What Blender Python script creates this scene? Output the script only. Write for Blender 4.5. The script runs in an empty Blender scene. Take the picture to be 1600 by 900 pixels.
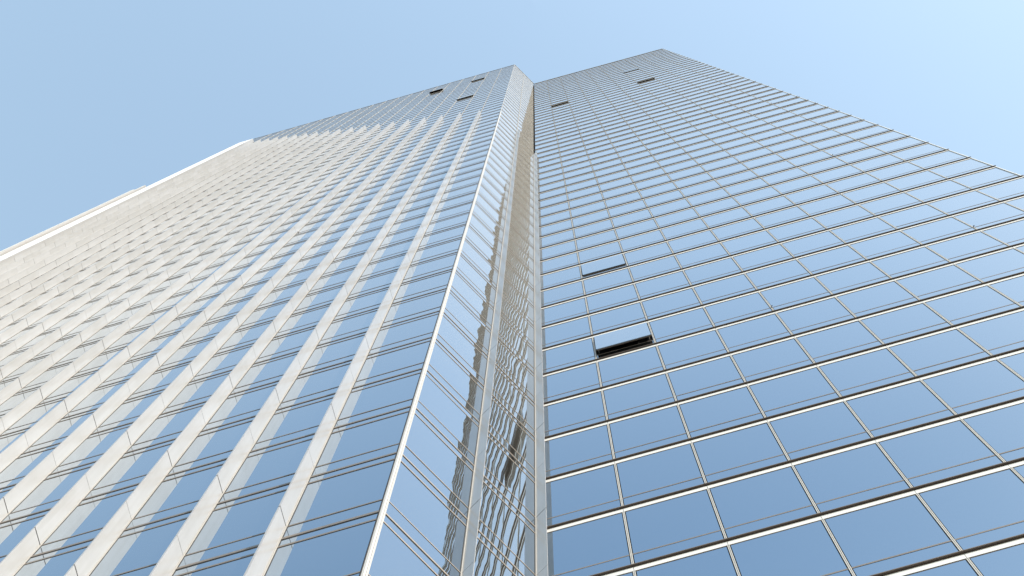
import bpy, math, random
from mathutils import Vector, Matrix

random.seed(7)
R = math.radians
scene = bpy.context.scene
col = scene.collection

# ------------------------------------------------------------------ camera
EYE = 1.6
FPX, ZX, ZY = 1600.0, 832.7, 4.5          # focal length and zenith point of the 1600x900 photograph
cam_d = bpy.data.cameras.new("camera")
cam = bpy.data.objects.new("camera", cam_d)
col.objects.link(cam)
cam.location = (0, 0, EYE)
cam.rotation_euler = (math.pi, 0, 0)       # straight up, lens shifted down onto the facades
cam_d.sensor_width = 36.0
cam_d.lens = 36.0 * FPX / 1600.0
cam_d.shift_x = -(ZX - 800.0) / 1600.0
cam_d.shift_y = -(450.0 - ZY) / 1600.0
cam_d.clip_start = 0.1
cam_d.clip_end = 6000
scene.camera = cam

# ------------------------------------------------------------------ sky, sun, exposure
SUN_AZ = Vector((0.66, -0.75)).normalized()   # plan direction towards the sun
SUN_EL = R(35)
world = bpy.data.worlds.new("World")
scene.world = world
world.use_nodes = True
wn = world.node_tree
bg = wn.nodes["Background"]
sky = wn.nodes.new("ShaderNodeTexSky")
sky.sky_type = 'NISHITA'
sky.sun_disc = False
sky.sun_elevation = SUN_EL
sky.sun_rotation = math.atan2(SUN_AZ.x, SUN_AZ.y)
sky.altitude = 50
sky.air_density = 2.0
sky.dust_density = 1.2
sky.ozone_density = 0.0
gam = wn.nodes.new("ShaderNodeGamma")                # thin haze evens the sky out
gam.inputs[1].default_value = 0.74
tintn = wn.nodes.new("ShaderNodeMix"); tintn.data_type = 'RGBA'; tintn.blend_type = 'MULTIPLY'
tintn.inputs[0].default_value = 1.0
tintn.inputs[7].default_value = (0.84, 0.91, 0.955, 1)
wn.links.new(sky.outputs[0], gam.inputs[0])
wn.links.new(gam.outputs[0], tintn.inputs[6])
wn.links.new(tintn.outputs[2], bg.inputs[0])
bg.inputs[1].default_value = 0.15

sun_d = bpy.data.lights.new("sun", 'SUN')
sun_d.energy = 2.0
sun_d.angle = R(0.53)
sun_d.color = (1.0, 0.955, 0.90)
sun = bpy.data.objects.new("sun", sun_d)
col.objects.link(sun)
sdir = Vector((SUN_AZ.x * math.cos(SUN_EL), SUN_AZ.y * math.cos(SUN_EL), math.sin(SUN_EL)))
sun.rotation_euler = (sdir).to_track_quat('Z', 'Y').to_euler()
sun.location = (60, -80, 90)

vs = scene.view_settings
vs.view_transform = 'Standard'
vs.look = 'None'
vs.gamma = 1.0
vs.use_curve_mapping = False
vs.exposure = 1.42
scene.render.engine = 'CYCLES'
scene.cycles.max_bounces = 8
scene.cycles.glossy_bounces = 5
scene.cycles.sample_clamp_indirect = 6.0

# ------------------------------------------------------------------ materials
def new_mat(name):
    m = bpy.data.materials.new(name)
    m.use_nodes = True
    nt = m.node_tree
    return m, nt, nt.nodes["Principled BSDF"]

def mat_plain(name, colr, rough=0.5, metal=0.0, var=0.0, scale=3.0, coat=0.0):
    m, nt, b = new_mat(name)
    b.inputs["Roughness"].default_value = rough
    b.inputs["Metallic"].default_value = metal
    b.inputs["Coat Weight"].default_value = coat
    b.inputs["Coat Roughness"].default_value = 0.08
    if var <= 0:
        b.inputs["Base Color"].default_value = (*colr, 1)
        return m
    geo = nt.nodes.new("ShaderNodeNewGeometry")
    n = nt.nodes.new("ShaderNodeTexNoise")
    n.inputs["Scale"].default_value = scale
    n.inputs["Detail"].default_value = 4
    nt.links.new(geo.outputs["Position"], n.inputs["Vector"])
    mix = nt.nodes.new("ShaderNodeMix"); mix.data_type = 'RGBA'
    mix.inputs[6].default_value = (*[c * (1 - var) for c in colr], 1)
    mix.inputs[7].default_value = (*[min(1, c * (1 + var)) for c in colr], 1)
    nt.links.new(n.outputs["Fac"], mix.inputs[0])
    nt.links.new(mix.outputs[2], b.inputs["Base Color"])
    return m

def mat_stone(name, colr):
    """pale cladding panels: every panel its own shade, faint vertical rain streaks"""
    m, nt, b = new_mat(name)
    geo = nt.nodes.new("ShaderNodeNewGeometry")
    sc = nt.nodes.new("ShaderNodeVectorMath"); sc.operation = 'MULTIPLY'
    sc.inputs[1].default_value = (7.0, 7.0, 0.28)
    nt.links.new(geo.outputs["Position"], sc.inputs[0])
    n = nt.nodes.new("ShaderNodeTexNoise")
    n.inputs["Scale"].default_value = 1.0
    n.inputs["Detail"].default_value = 5
    nt.links.new(sc.outputs[0], n.inputs["Vector"])
    n2 = nt.nodes.new("ShaderNodeTexNoise")
    n2.inputs["Scale"].default_value = 0.9
    n2.inputs["Detail"].default_value = 6
    nt.links.new(geo.outputs["Position"], n2.inputs["Vector"])
    a1 = nt.nodes.new("ShaderNodeMath"); a1.operation = 'ADD'
    nt.links.new(n.outputs["Fac"], a1.inputs[0]); nt.links.new(n2.outputs["Fac"], a1.inputs[1])
    rnd = nt.nodes.new("ShaderNodeMath"); rnd.operation = 'MULTIPLY_ADD'
    rnd.inputs[1].default_value = 0.5; rnd.inputs[2].default_value = -0.25
    nt.links.new(geo.outputs["Random Per Island"], rnd.inputs[0])
    a2 = nt.nodes.new("ShaderNodeMath"); a2.operation = 'ADD'
    nt.links.new(a1.outputs[0], a2.inputs[0]); nt.links.new(rnd.outputs[0], a2.inputs[1])
    mr = nt.nodes.new("ShaderNodeMapRange")
    mr.inputs["From Min"].default_value = 0.55; mr.inputs["From Max"].default_value = 1.45
    mr.inputs["To Min"].default_value = 0.0; mr.inputs["To Max"].default_value = 1.0
    nt.links.new(a2.outputs[0], mr.inputs["Value"])
    mix = nt.nodes.new("ShaderNodeMix"); mix.data_type = 'RGBA'
    mix.inputs[6].default_value = (colr[0] * 0.90, colr[1] * 0.885, colr[2] * 0.86, 1)
    mix.inputs[7].default_value = (colr[0] * 1.08, colr[1] * 1.08, colr[2] * 1.09, 1)
    nt.links.new(mr.outputs[0], mix.inputs[0])
    nt.links.new(mix.outputs[2], b.inputs["Base Color"])
    b.inputs["Roughness"].default_value = 0.3
    b.inputs["Specular IOR Level"].default_value = 0.6
    b.inputs["Coat Weight"].default_value = 0.6
    b.inputs["Coat Roughness"].default_value = 0.12
    return m

def mat_glass(name, wave, dust, tint=(0.285, 0.375, 0.47)):
    """coated curtain-wall glass: reflects blue-tinted at steep view, fully at grazing; rolled-glass waviness"""
    m, nt, b = new_mat(name)
    b.inputs["Metallic"].default_value = 1.0
    b.inputs["Base Color"].default_value = (*tint, 1)
    b.inputs["Roughness"].default_value = 0.0
    b.inputs["Specular Tint"].default_value = (1, 1, 1, 1)
    geo = nt.nodes.new("ShaderNodeNewGeometry")
    off = nt.nodes.new("ShaderNodeVectorMath"); off.operation = 'ADD'
    rnd = nt.nodes.new("ShaderNodeMath"); rnd.operation = 'MULTIPLY'; rnd.inputs[1].default_value = 400.0
    nt.links.new(geo.outputs["Random Per Island"], rnd.inputs[0])
    nt.links.new(geo.outputs["Position"], off.inputs[0])
    nt.links.new(rnd.outputs[0], off.inputs[1])
    n = nt.nodes.new("ShaderNodeTexNoise")
    n.inputs["Scale"].default_value = 0.55
    n.inputs["Detail"].default_value = 1.5
    n.inputs["Roughness"].default_value = 0.4
    nt.links.new(off.outputs[0], n.inputs["Vector"])
    bump = nt.nodes.new("ShaderNodeBump")
    bump.inputs["Strength"].default_value = 1.0
    bump.inputs["Distance"].default_value = wave
    nt.links.new(n.outputs["Fac"], bump.inputs["Height"])
    nt.links.new(bump.outputs[0], b.inputs["Normal"])
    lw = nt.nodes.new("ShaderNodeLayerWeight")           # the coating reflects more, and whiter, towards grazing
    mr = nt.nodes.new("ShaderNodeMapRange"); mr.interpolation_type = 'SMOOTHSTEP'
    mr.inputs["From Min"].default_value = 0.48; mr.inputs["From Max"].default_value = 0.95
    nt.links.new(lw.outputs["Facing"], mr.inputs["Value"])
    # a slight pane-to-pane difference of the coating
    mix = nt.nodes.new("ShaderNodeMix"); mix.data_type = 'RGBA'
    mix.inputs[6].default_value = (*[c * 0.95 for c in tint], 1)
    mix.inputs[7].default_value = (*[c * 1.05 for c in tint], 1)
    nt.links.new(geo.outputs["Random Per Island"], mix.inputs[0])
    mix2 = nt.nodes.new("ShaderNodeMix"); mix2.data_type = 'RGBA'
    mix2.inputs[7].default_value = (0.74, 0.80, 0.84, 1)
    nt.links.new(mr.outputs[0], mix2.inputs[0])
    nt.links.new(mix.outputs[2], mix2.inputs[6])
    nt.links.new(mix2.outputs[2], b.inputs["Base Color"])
    # film of dust on the glass; it covers more of the surface the flatter one looks along it
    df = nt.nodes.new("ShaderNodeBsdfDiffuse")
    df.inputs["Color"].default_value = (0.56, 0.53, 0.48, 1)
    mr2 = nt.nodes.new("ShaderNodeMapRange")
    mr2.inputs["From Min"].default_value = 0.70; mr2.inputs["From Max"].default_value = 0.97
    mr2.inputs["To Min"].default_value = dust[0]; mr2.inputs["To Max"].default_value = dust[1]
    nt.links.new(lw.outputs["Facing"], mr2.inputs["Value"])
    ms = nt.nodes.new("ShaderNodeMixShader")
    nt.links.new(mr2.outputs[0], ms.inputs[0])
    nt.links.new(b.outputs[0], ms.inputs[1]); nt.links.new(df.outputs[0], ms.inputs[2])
    nt.links.new(ms.outputs[0], nt.nodes["Material Output"].inputs["Surface"])
    return m

M = {
    'stone': mat_stone("pale_cladding", (0.422, 0.406, 0.394)),
    'white': mat_plain("white_metal", (0.74, 0.725, 0.70), 0.35, 0.0, 0.04, 0.6),
    'pierwhite': mat_plain("white_cladding", (0.90, 0.89, 0.87), 0.4, 0.0, 0.02, 0.5),
    'trim': mat_plain("satin_trim", (0.47, 0.445, 0.41), 0.38, 0.0, 0.05, 1.3),
    'bronze': mat_plain("bronze_metal", (0.36, 0.30, 0.245), 0.35, 0.4, 0.12, 1.7),
    'mull': mat_plain("mullion_metal", (0.52, 0.50, 0.465), 0.38, 0.0, 0.05, 1.3),
    'corner': mat_plain("corner_metal", (0.52, 0.50, 0.475), 0.38, 0.0, 0.05, 1.3),
    'bronzedark': mat_plain("dark_bronze_metal", (0.22, 0.188, 0.162), 0.4, 0.3, 0.12, 1.7),
    'dark': mat_plain("dark_gasket", (0.018, 0.014, 0.012), 0.6),
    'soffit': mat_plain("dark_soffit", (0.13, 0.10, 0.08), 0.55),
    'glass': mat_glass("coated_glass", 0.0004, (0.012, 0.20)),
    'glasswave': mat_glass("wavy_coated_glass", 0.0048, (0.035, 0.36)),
    'interior': mat_plain("interior_dark", (0.012, 0.010, 0.010), 0.8),
    'concrete': mat_plain("concrete", (0.34, 0.32, 0.30), 0.8, 0.0, 0.1, 0.4),
    'paving': mat_plain("paving", (0.20, 0.19, 0.18), 0.8, 0.0, 0.2, 0.3),
    'asphalt': mat_plain("asphalt", (0.05, 0.05, 0.052), 0.85, 0.0, 0.15, 1.5),
}

# ------------------------------------------------------------------ helpers
class Facade:
    """q runs along the wall from its corner, d stands out of the glass plane, z is height"""
    def __init__(s, o, a, n):
        s.o, s.a, s.n = Vector(o), Vector(a), Vector(n)
    def p(s, q, d, z):
        v = s.o + s.a * q + s.n * d
        return (v.x, v.y, z)

class MB:
    def __init__(s):
        s.v, s.f, s.m, s.mats = [], [], [], []
    def _mi(s, m):
        if m not in s.mats: s.mats.append(m)
        return s.mats.index(m)
    def prism(s, F, prof, z0, z1, m, mats=None):
        """profile of (q, d) points swept from z0 to z1; mats: one per side"""
        k, n = len(s.v), len(prof)
        for z in (z0, z1):
            for q, d in prof: s.v.append(F.p(q, d, z))
        for i in range(n):
            j = (i + 1) % n
            s.f.append((k + i, k + j, k + n + j, k + n + i))
            s.m.append(s._mi(mats[i] if mats else m))
        s.f.append(tuple(range(k + n - 1, k - 1, -1))); s.m.append(s._mi(m))
        s.f.append(tuple(range(k + n, k + 2 * n))); s.m.append(s._mi(m))
    def box(s, F, q0, q1, d0, d1, z0, z1, m):
        s.prism(F, ((q0, d0), (q1, d0), (q1, d1), (q0, d1)), z0, z1, m)
    def slab(s, F, q0, q1, prof, m, mats=None):
        """profile of (d, z) points swept along q"""
        k, n = len(s.v), len(prof)
        for q in (q0, q1):
            for d, z in prof: s.v.append(F.p(q, d, z))
        for i in range(n):
            j = (i + 1) % n
            s.f.append((k + i, k + j, k + n + j, k + n + i))
            s.m.append(s._mi(mats[i] if mats else m))
        s.f.append(tuple(range(k + n - 1, k - 1, -1))); s.m.append(s._mi(m))
        s.f.append(tuple(range(k + n, k + 2 * n))); s.m.append(s._mi(m))
    def build(s, name, parent=None):
        import bmesh
        me = bpy.data.meshes.new(name)
        me.from_pydata(s.v, [], s.f)
        for m in s.mats: me.materials.append(M[m])
        for p, i in zip(me.polygons, s.m): p.material_index = i
        bm = bmesh.new(); bm.from_mesh(me)
        bmesh.ops.recalc_face_normals(bm, faces=bm.faces)
        bm.to_mesh(me); bm.free()
        o = bpy.data.objects.new(name, me)
        col.objects.link(o)
        if parent: o.parent = parent
        return o

def link(name, me, parent):
    o = bpy.data.objects.new(name, me); col.objects.link(o); o.parent = parent
    return o

# ------------------------------------------------------------------ plan of the tower (metres, camera at the origin)
SQ = math.sqrt(0.5)
LC = (-4.40, 14.84)                                    # projecting corner
FL = Facade(LC, (-0.9617, 0.2741), (-0.2741, -0.9617))  # finned facade running left
FM = Facade(LC, (SQ, SQ), (SQ, -SQ))                    # two-bay return
T_IN = 6.55
IC = (LC[0] + SQ * T_IN, LC[1] + SQ * T_IN)            # inner corner
FR = Facade(IC, (0.9646, -0.2639), (-0.2639, -0.9646))  # banded facade running right
BAY, FLOOR = 3.2, 3.9
Z0 = 37.72 + EYE                                        # floor line no. 0
def zf(k): return Z0 + FLOOR * k
K0, K1 = -9, 53
ZTOP = 246.4 + EYE
NL, NM, NR = 20, 2, 10
QL, QM, QR = 65.2, T_IN, 32.0
UP, LOW, LOWR = 0.74, 0.44, 0.30                                    # spandrel joint above, vision head below each floor line
def fin_top(i): return 145.0 + EYE + 4.7 * (i - 1)      # fins climb by one step per bay towards the left

# ------------------------------------------------------------------ ground (never in the frame, but it darkens every underside)
def flat(name, x0, x1, y0, y1, z0, z1, m, kind='structure'):
    W = Facade((0, 0), (1, 0), (0, 1))
    b = MB(); b.box(W, x0, x1, y0, y1, z0, z1, m)
    o = b.build(name); o['kind'] = kind
    return o
flat('ground', -3000, 3000, -3000, 3000, -0.5, 0.0, 'asphalt')
flat('pavement', -90, 60, -9, 95, 0.004, 0.13, 'paving')

# ------------------------------------------------------------------ the skyscraper
tower = bpy.data.objects.new('skyscraper', None)
col.objects.link(tower)
tower.location = (0, 0, 0)
tower['label'] = "tall blue mirror-glass skyscraper with pale vertical fins on its left wing"
tower['category'] = "skyscraper"

# core: dark body behind the curtain wall, closed at the back
b = MB()
def inset(F, q, d): v = F.o + F.a * q + F.n * d; return (v.x, v.y)
c = [inset(FM, 0.35, -0.9), inset(FM, QM - 0.1, -0.9), inset(FR, QR - 0.5, -0.9)]
rb = Vector(c[2]) + Vector((0.42, 0.91)) * 42
ml = inset(FL, QL - 0.6, -0.9)
mb_ = Vector(ml) + Vector((0.10, 0.995)) * 40
poly = [(p[0], p[1]) for p in c] + [(rb.x, rb.y), (mb_.x, mb_.y), ml]
W = Facade((0, 0), (1, 0), (0, 1))
b.prism(W, poly, 0.13, ZTOP - 0.8, 'interior', ['interior', 'interior', 'concrete', 'concrete', 'concrete', 'interior'])
b.build('core', tower)

# --- windows: a unit is one bay of one floor (vision pane, spandrel pane, head pane)
MW = 0.075                                              # half the width of a mullion strip
def unit_spans(k, w):
    z = zf(k)
    if w == 'R':                                        # the white face takes the place of the head pane
        return [(z + UP + 0.03, ZTOP - 0.15 if k == K1 else z + FLOOR - LOWR, 'vision'), (z + 0.055, z + UP - 0.03, 'spandrel')]
    zt = ZTOP - 0.15 if k == K1 else z + FLOOR - LOW - 0.03
    return [(z + UP + 0.03, zt, 'vision'), (z + 0.03, z + UP - 0.03, 'spandrel'), (z - LOW + 0.03, z - 0.03, 'head')]
walls = [('L', FL, NL, 'glass'), ('M', FM, NM, 'glasswave'), ('R', FR, NR, 'glass')]
OPEN = {('R', 1, 4): 0.26, ('R', 1, 8): 0.045, ('R', 1, 37): 0.15, ('R', 6, 37): 0.18, ('R', 6, 44): 0.10,
        ('L', 5, 48): 0.36, ('L', 2, 37): 0.16, ('L', 2, 48): 0.16}
def bay_range(w, i):
    q0, q1 = i * BAY, (i + 1) * BAY
    if w == 'M': q1 = min(q1, QM)
    if w == 'L' and i == NL - 1: q1 = QL
    lo = MW
    return q0 + lo, q1 - MW
def to_px(v):
    h = v[2] - EYE
    return (ZX + FPX * v[0] / h, ZY + FPX * v[1] / h)
def seen_area(F, q0, q1, z0, z1):
    if z0 < EYE + 8: return 0
    px = [to_px(F.p(q, 0, z)) for q, z in ((q0, z0), (q1, z0), (q1, z1), (q0, z1))]
    # clip against the frame
    for ax, lim, sg in ((0, 0, 1), (0, 1600, -1), (1, 0, 1), (1, 900, -1)):
        out = []
        for a, c2 in zip(px, px[1:] + px[:1]):
            ia, ic = (a[ax] - lim) * sg >= 0, (c2[ax] - lim) * sg >= 0
            if ia: out.append(a)
            if ia != ic:
                t = (lim - a[ax]) / (c2[ax] - a[ax])
                out.append((a[0] + t * (c2[0] - a[0]), a[1] + t * (c2[1] - a[1])))
        px = out
        if not px: return 0
    return abs(sum(a[0] * c2[1] - c2[0] * a[1] for a, c2 in zip(px, px[1:] + px[:1]))) / 2
units = []
for w, F, n, gm in walls:
    for i in range(n):
        q0, q1 = bay_range(w, i)
        for k in range(K0, K1 + 1):
            a = seen_area(F, q0, q1, zf(k) - LOW, zf(k) + FLOOR - LOW)
            if w == 'L' and zf(k) < fin_top(i + 1): a *= 0.62   # a fin hides part of it
            units.append((a, w, F, i, k, gm))
units.sort(key=lambda u: -u[0])

def pane(bm_, F, q0, q1, z0, z1, gm, rng):
    """a glass sheet, out of plumb by a few millimetres like any glazed pane"""
    tq, tz, o = rng.uniform(-.0014, .0014), rng.uniform(-.0014, .0014), rng.uniform(-.002, .002)
    k = len(bm_.v)
    for d in (-0.03, 0.0):
        for (q, z, sq, sz) in ((q0, z0, -1, -1), (q1, z0, 1, -1), (q1, z1, 1, 1), (q0, z1, -1, 1)):
            bm_.v.append(F.p(q, d + o + tq * sq + tz * sz, z))
    fs = [(k, k + 1, k + 2, k + 3), (k + 4, k + 5, k + 6, k + 7), (k, k + 1, k + 5, k + 4), (k + 1, k + 2, k + 6, k + 5),
          (k + 2, k + 3, k + 7, k + 6), (k + 3, k, k + 4, k + 7)]
    bm_.f += fs
    bm_.m += [bm_._mi(gm)] * 6

def open_pane(F, q0, q1, z0, z1, out):
    """top-hung vision pane pushed out at its foot, with its dark sash"""
    H = z1 - z0
    ang = math.asin(min(0.9, out / H))
    def pt(q, u, d):      # u from the hinge down, d out of the pane
        return F.p(q, 0.02 + u * math.sin(ang) + d * math.cos(ang), z1 - u * math.cos(ang) + d * math.sin(ang))
    def bar(B, qa, qb, ua, ub, da, db, m):
        k = len(B.v)
        for u in (ua, ub):
            for (q, d) in ((qa, da), (qb, da), (qb, db), (qa, db)): B.v.append(pt(q, u, d))
        B.f += [(k, k+1, k+2, k+3), (k+7, k+6, k+5, k+4), (k, k+4, k+5, k+1), (k+1, k+5, k+6, k+2), (k+2, k+6, k+7, k+3), (k+3, k+7, k+4, k)]
        B.m += [B._mi(m)] * 6
    g, s = MB(), MB()
    bar(g, q0 + .02, q1 - .02, 0.02, H, 0.0, 0.03, 'glass')
    for (a, c2, e, f) in ((q0 + .02, q1 - .02, 0.0, .07), (q0 + .02, q1 - .02, H - .09, H - .012), (q0 + .02, q0 + .09, .07, H - .09), (q1 - .09, q1 - .02, .07, H - .09)):
        bar(s, a, c2, e, f, -0.075, -0.002, 'soffit')
    # the two stays that hold it open
    for q in (q0 + .13, q1 - .13):
        k = len(s.v)
        a = Vector(pt(q, H * .72, -.05)); c3 = Vector(F.p(q, -.05, z0 + H * .12))
        for p_ in (a, c3):
            for (dq, dz) in ((-.012, -.015), (.012, -.015), (.012, .015), (-.012, .015)):
                v = p_ + Vector((F.a.x * dq, F.a.y * dq, dz)); s.v.append(tuple(v))
        s.f += [(k, k+1, k+5, k+4), (k+1, k+2, k+6, k+5), (k+2, k+3, k+7, k+6), (k+3, k, k+4, k+7), (k, k+1, k+2, k+3), (k+4, k+5, k+6, k+7)]
        s.m += [s._mi('trim')] * 6
    return g, s

rng = random.Random(3)
rest = MB()
n_single = 0
LIMIT = 100 - len(OPEN)
for a, w, F, i, k, gm in units:
    q0, q1 = bay_range(w, i)
    sp = unit_spans(k, w)
    key = (w, i, k)
    if key in OPEN:
        g, s = open_pane(F, q0, q1, sp[0][0], sp[0][1], OPEN[key])
        for z0_, z1_, _ in sp[1:]: pane(g, F, q0, q1, z0_, z1_, gm, rng)
        o = g.build('window', tower)
        o['label'] = "top-hung window pushed open at its foot"
        s.build('sash', o)
    elif n_single < LIMIT:
        mbx = MB()
        for z0_, z1_, _ in sp: pane(mbx, F, q0, q1, z0_, z1_, gm, rng)
        mbx.build('window', tower); n_single += 1
    else:
        for z0_, z1_, _ in sp: pane(rest, F, q0, q1, z0_, z1_, gm, rng)
o = rest.build('window', tower); o['kind'] = 'stuff'

# --- right wing: a ledge per floor: lit lip, dark soffit, painted-in shade strip, white face below it, gasket lines
for k in range(K0, K1 + 1):
    z = zf(k)
    m = MB()
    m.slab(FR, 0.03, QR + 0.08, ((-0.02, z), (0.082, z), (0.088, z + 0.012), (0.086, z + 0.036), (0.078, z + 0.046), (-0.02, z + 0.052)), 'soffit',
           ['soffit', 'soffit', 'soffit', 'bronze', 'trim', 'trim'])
    m.box(FR, 0.03, QR, -0.02, 0.014, z - 0.055, z - 0.001, 'soffit')  # dark strip paints in the ledge's shadow on top of the white face
    for i in range(NR):                                  # white face in bay-long lengths with open joints, leaning out at its foot
        m.slab(FR, i * BAY + 0.008 + (0.03 if i == 0 else 0), (i + 1) * BAY - 0.008,
               ((-0.02, z - 0.056), (0.018, z - 0.056), (0.018, z - 0.265), (-0.02, z - 0.265)), 'white', ['white', 'white', 'bronze', 'white'])
    m.box(FR, 0.03, QR, -0.02, 0.004, z - 0.292, z - 0.267, 'bronzedark')
    m.box(FR, 0.03, QR, -0.02, 0.008, z + UP - 0.030, z + UP + 0.030, 'bronzedark')
    m.build('ledge', tower)

# --- left wing and return: three slim transoms per floor
for k in range(K0, K1 + 1):
    z = zf(k)
    m = MB()
    for F, q1, ql in ((FL, QL, 0.10), (FM, QM - 0.06, 0.10)):
        bz = 'bronzedark' if F is FL else 'bronze'  # left wing takes a shaded copy of the bronze, its shade put into the colour
        t = 1.0 if F is FL else 0.62                     # the return has slimmer sections
        m.box(F, ql, q1, -0.02, 0.013, z + UP - 0.031 * t, z + UP + 0.031 * t, bz)
        m.box(F, ql, q1, -0.02, 0.022, z - 0.040 * t, z + 0.018 * t, bz)
        m.box(F, ql, q1, -0.02, 0.017, z + 0.019 * t, z + 0.075 * t, bz)
        m.box(F, ql, q1, -0.02, 0.016, z - LOW - 0.042 * t, z - LOW + 0.038 * t, bz)
    m.build('transom', tower)

# --- mullions
def mullion(F, q, z0, z1, wide=0.066, deep=0.07):
    m = MB()
    m.box(F, q - 0.016, q + 0.016, -0.02, deep * 0.35, z0, z1, 'dark')
    m.box(F, q - wide, q - 0.017, -0.02, deep, z0, z1, 'trim')
    m.box(F, q + 0.017, q + wide, -0.02, deep, z0, z1, 'trim')
    m.box(F, q - wide - 0.022, q - wide - 0.001, -0.02, 0.006, z0, z1, 'dark')
    m.box(F, q + wide + 0.001, q + wide + 0.022, -0.02, 0.006, z0, z1, 'dark')
    return m.build('mullion', tower)
for i in range(1, NR):
    m = MB()
    q = i * BAY
    for k in range(K0, K1 + 1):                          # cut at every ledge
        za, zb = zf(k) + 0.056, (zf(k + 1) - LOWR + 0.003 if k < K1 else ZTOP - 0.1)
        m.box(FR, q - 0.009, q + 0.009, -0.02, 0.006, za, zb, 'bronzedark')
        for s in (-1, 1):
            a_, b_ = sorted((q + s * 0.009, q + s * 0.041))
            m.box(FR, a_, b_, -0.02, 0.028, za, zb, 'mull')
    m.build('mullion', tower)
for i in range(1, NL):
    mullion(FL, i * BAY, fin_top(i) + 0.02, ZTOP - 0.1, 0.05, 0.05)
mullion(FM, BAY, fin_top(-1) + 0.02, ZTOP - 0.1, 0.05, 0.05)

# --- fins: wedge of stacked cladding panels with open joints, one joint per floor
def fin(F, q, top, par, base=0.25, depth=0.66, nose=0.06):
    m = MB()
    # core in the joints
    m.prism(F, ((q + 0.008, -0.02), (q + base - 0.05, -0.02), (q + 0.022, depth - 0.09), (q + 0.008, depth - 0.09)), 3.5, top - 0.2, 'dark')
    k = K0
    zs = [3.5]
    while True:
        z = zf(k) + UP - 0.02
        if z > top - 1.0: break
        zs.append(z); k += 1
    zs.append(top)
    for j in range(len(zs) - 1):
        g0 = 0.024 if (j + par) % 2 else 0.009
        g1 = 0.024 if (j + 1 + par) % 2 else 0.009
        z0, z1 = zs[j] + (g0 if j else 0), zs[j + 1] - (g1 if j < len(zs) - 2 else 0)
        m.prism(F, ((q, 0.006), (q + base, 0.006), (q + nose, depth), (q, depth)), z0, z1, 'stone')
    # slim bead and gasket where the fin meets the glass
    m.box(F, q - 0.034, q - 0.003, -0.02, 0.04, 3.5, top, 'trim')
    m.box(F, q - 0.060, q - 0.035, -0.02, 0.012, 3.5, top, 'dark')
    return m.build('fin', tower)
for i in range(1, NL):
    fin(FL, i * BAY - 0.10, fin_top(i), i)
fin(FM, BAY - 0.02, fin_top(-1), 0, base=0.2, depth=0.56, nose=0.02)
fin(FM, 6.36, fin_top(-2), 1, base=0.17, depth=0.56, nose=0.02)

# --- corners
m = MB()                                                 # projecting corner: two white strips and a dark slot, fins' level 0
zt = fin_top(0)
def wall_pt(F, q, d): return (F.o + F.a * q + F.n * d)
def corner_poly(l0, m0, d):
    o = Vector(LC); bis = (FL.n + FM.n); bis = bis / bis.dot(FL.n)
    return [wall_pt(FL, l0, -0.02), wall_pt(FL, l0, d), o + bis * d, wall_pt(FM, m0, d), wall_pt(FM, m0, -0.02)]
pl = corner_poly(0.030, 0.022, 0.065)
m.prism(W, [(p.x, p.y) for p in pl], 3.5, zt, 'corner')
pl = corner_poly(0.026, 0.022, 0.045)
m.prism(W, [(p.x, p.y) for p in pl], zt + 0.003, ZTOP, 'corner')
m.box(FM, 0.024, 0.038, -0.02, 0.035, 3.5, zt, 'dark')
m.box(FM, 0.039, 0.075, -0.02, 0.058, 3.5, zt, 'mull')
m.box(FM, 0.076, 0.088, -0.02, 0.030, 3.5, zt, 'dark')
m.box(FM, 0.089, 0.110, -0.02, 0.045, 3.5, zt, 'corner')
m.box(FL, 0.032, 0.065, -0.02, 0.05, 3.5, zt, 'soffit')  # this dark pair paints in the corner's dark reflection in the glass beside it
m.box(FL, 0.066, 0.115, -0.02, 0.015, 3.5, zt, 'dark')
m.build('corner_trim', tower)
m = MB()                                                 # right-hand edge
m.box(FR, QR - 0.045, QR + 0.015, -0.40, 0.05, 3.5, ZTOP, 'white')
m.build('corner_trim', tower)
m = MB()                                                 # far left corner pier, white front
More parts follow.
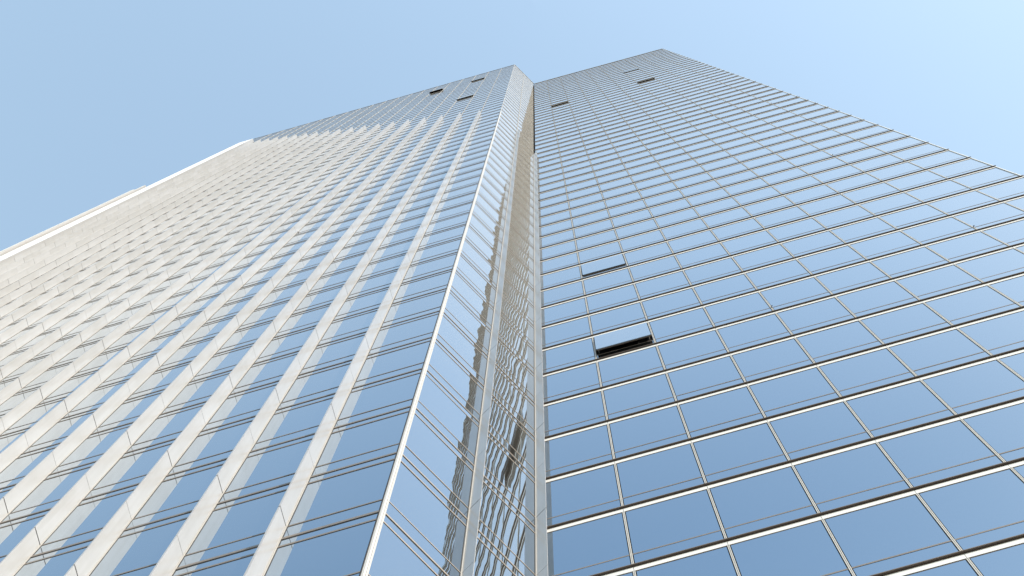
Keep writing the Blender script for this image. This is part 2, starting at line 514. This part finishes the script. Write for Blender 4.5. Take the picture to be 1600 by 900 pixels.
m.prism(FL, ((62.1, 0.0), (65.25, 0.0), (65.25, 0.70), (62.1, 0.70)), 3.5, fin_top(20) + 1.0, 'stone', ['stone', 'stone', 'pierwhite', 'stone'])
m.build('corner_pier', tower)
m = MB()
m.prism(FL, ((65.95, -4.0), (66.5, -4.0), (66.5, 1.10), (65.95, 1.10)), 3.5, 175.0 + EYE, 'stone', ['stone', 'stone', 'white', 'stone'])
m.prism(FL, ((65.95, -4.0), (66.4, -4.0), (66.4, 0.93), (65.95, 0.93)), 175.0 + EYE + 0.01, 180.0 + EYE, 'stone', ['stone', 'stone', 'white', 'stone'])
m.box(FL, 65.27, 65.94, -4.0, -0.3, 3.5, 174.0 + EYE, 'stone')
m.build('corner_pier', tower)

# --- roof line
m = MB()
m.box(FL, 0.0, QL, -0.9, 0.03, ZTOP - 0.14, ZTOP, 'bronze')
m.build('parapet', tower)
m = MB()
m.box(FM, 0.05, QM, -0.9, 0.05, ZTOP - 0.14, ZTOP + 0.003, 'white')
m.build('parapet', tower)
m = MB()
m.box(FR, 0.05, QR, -0.9, 0.04, ZTOP - 0.14, ZTOP - 0.004, 'trim')
m.build('parapet', tower)

# --- tie-back anchors for the window cleaners
def anchor(F, q, k):
    m = MB(); z = zf(k) + UP
    m.box(F, q + .02, q + .042, 0.0, 0.11, z - .018, z + .018, 'dark')
    m.box(F, q + .043, q + .10, 0.08, 0.11, z - .018, z + .018, 'dark')
    m.box(F, q + .0, q + .06, 0.0, 0.04, z - .06, z + .06, 'soffit')
    return m.build('anchor', tower)
for i, k in ((4, 4), (8, 5), (8, 12), (9, 21), (7, 21), (4, 19), (4, 43), (10, 21), (10, 19), (6, 30)):
    anchor(FR, i * BAY - (0.1 if i == 10 else 0), k)
for i, k in ((14, 38), (9, 19), (5, 12)):
    anchor(FL, i * BAY - 0.30, k)

# --- base storey, below the frame
m = MB()
for F, q1 in ((FL, QL), (FM, QM), (FR, QR)):
    m.box(F, 0.0, q1, -0.85, 0.16, 0.13, 3.48, 'concrete')
m.build('base', tower)
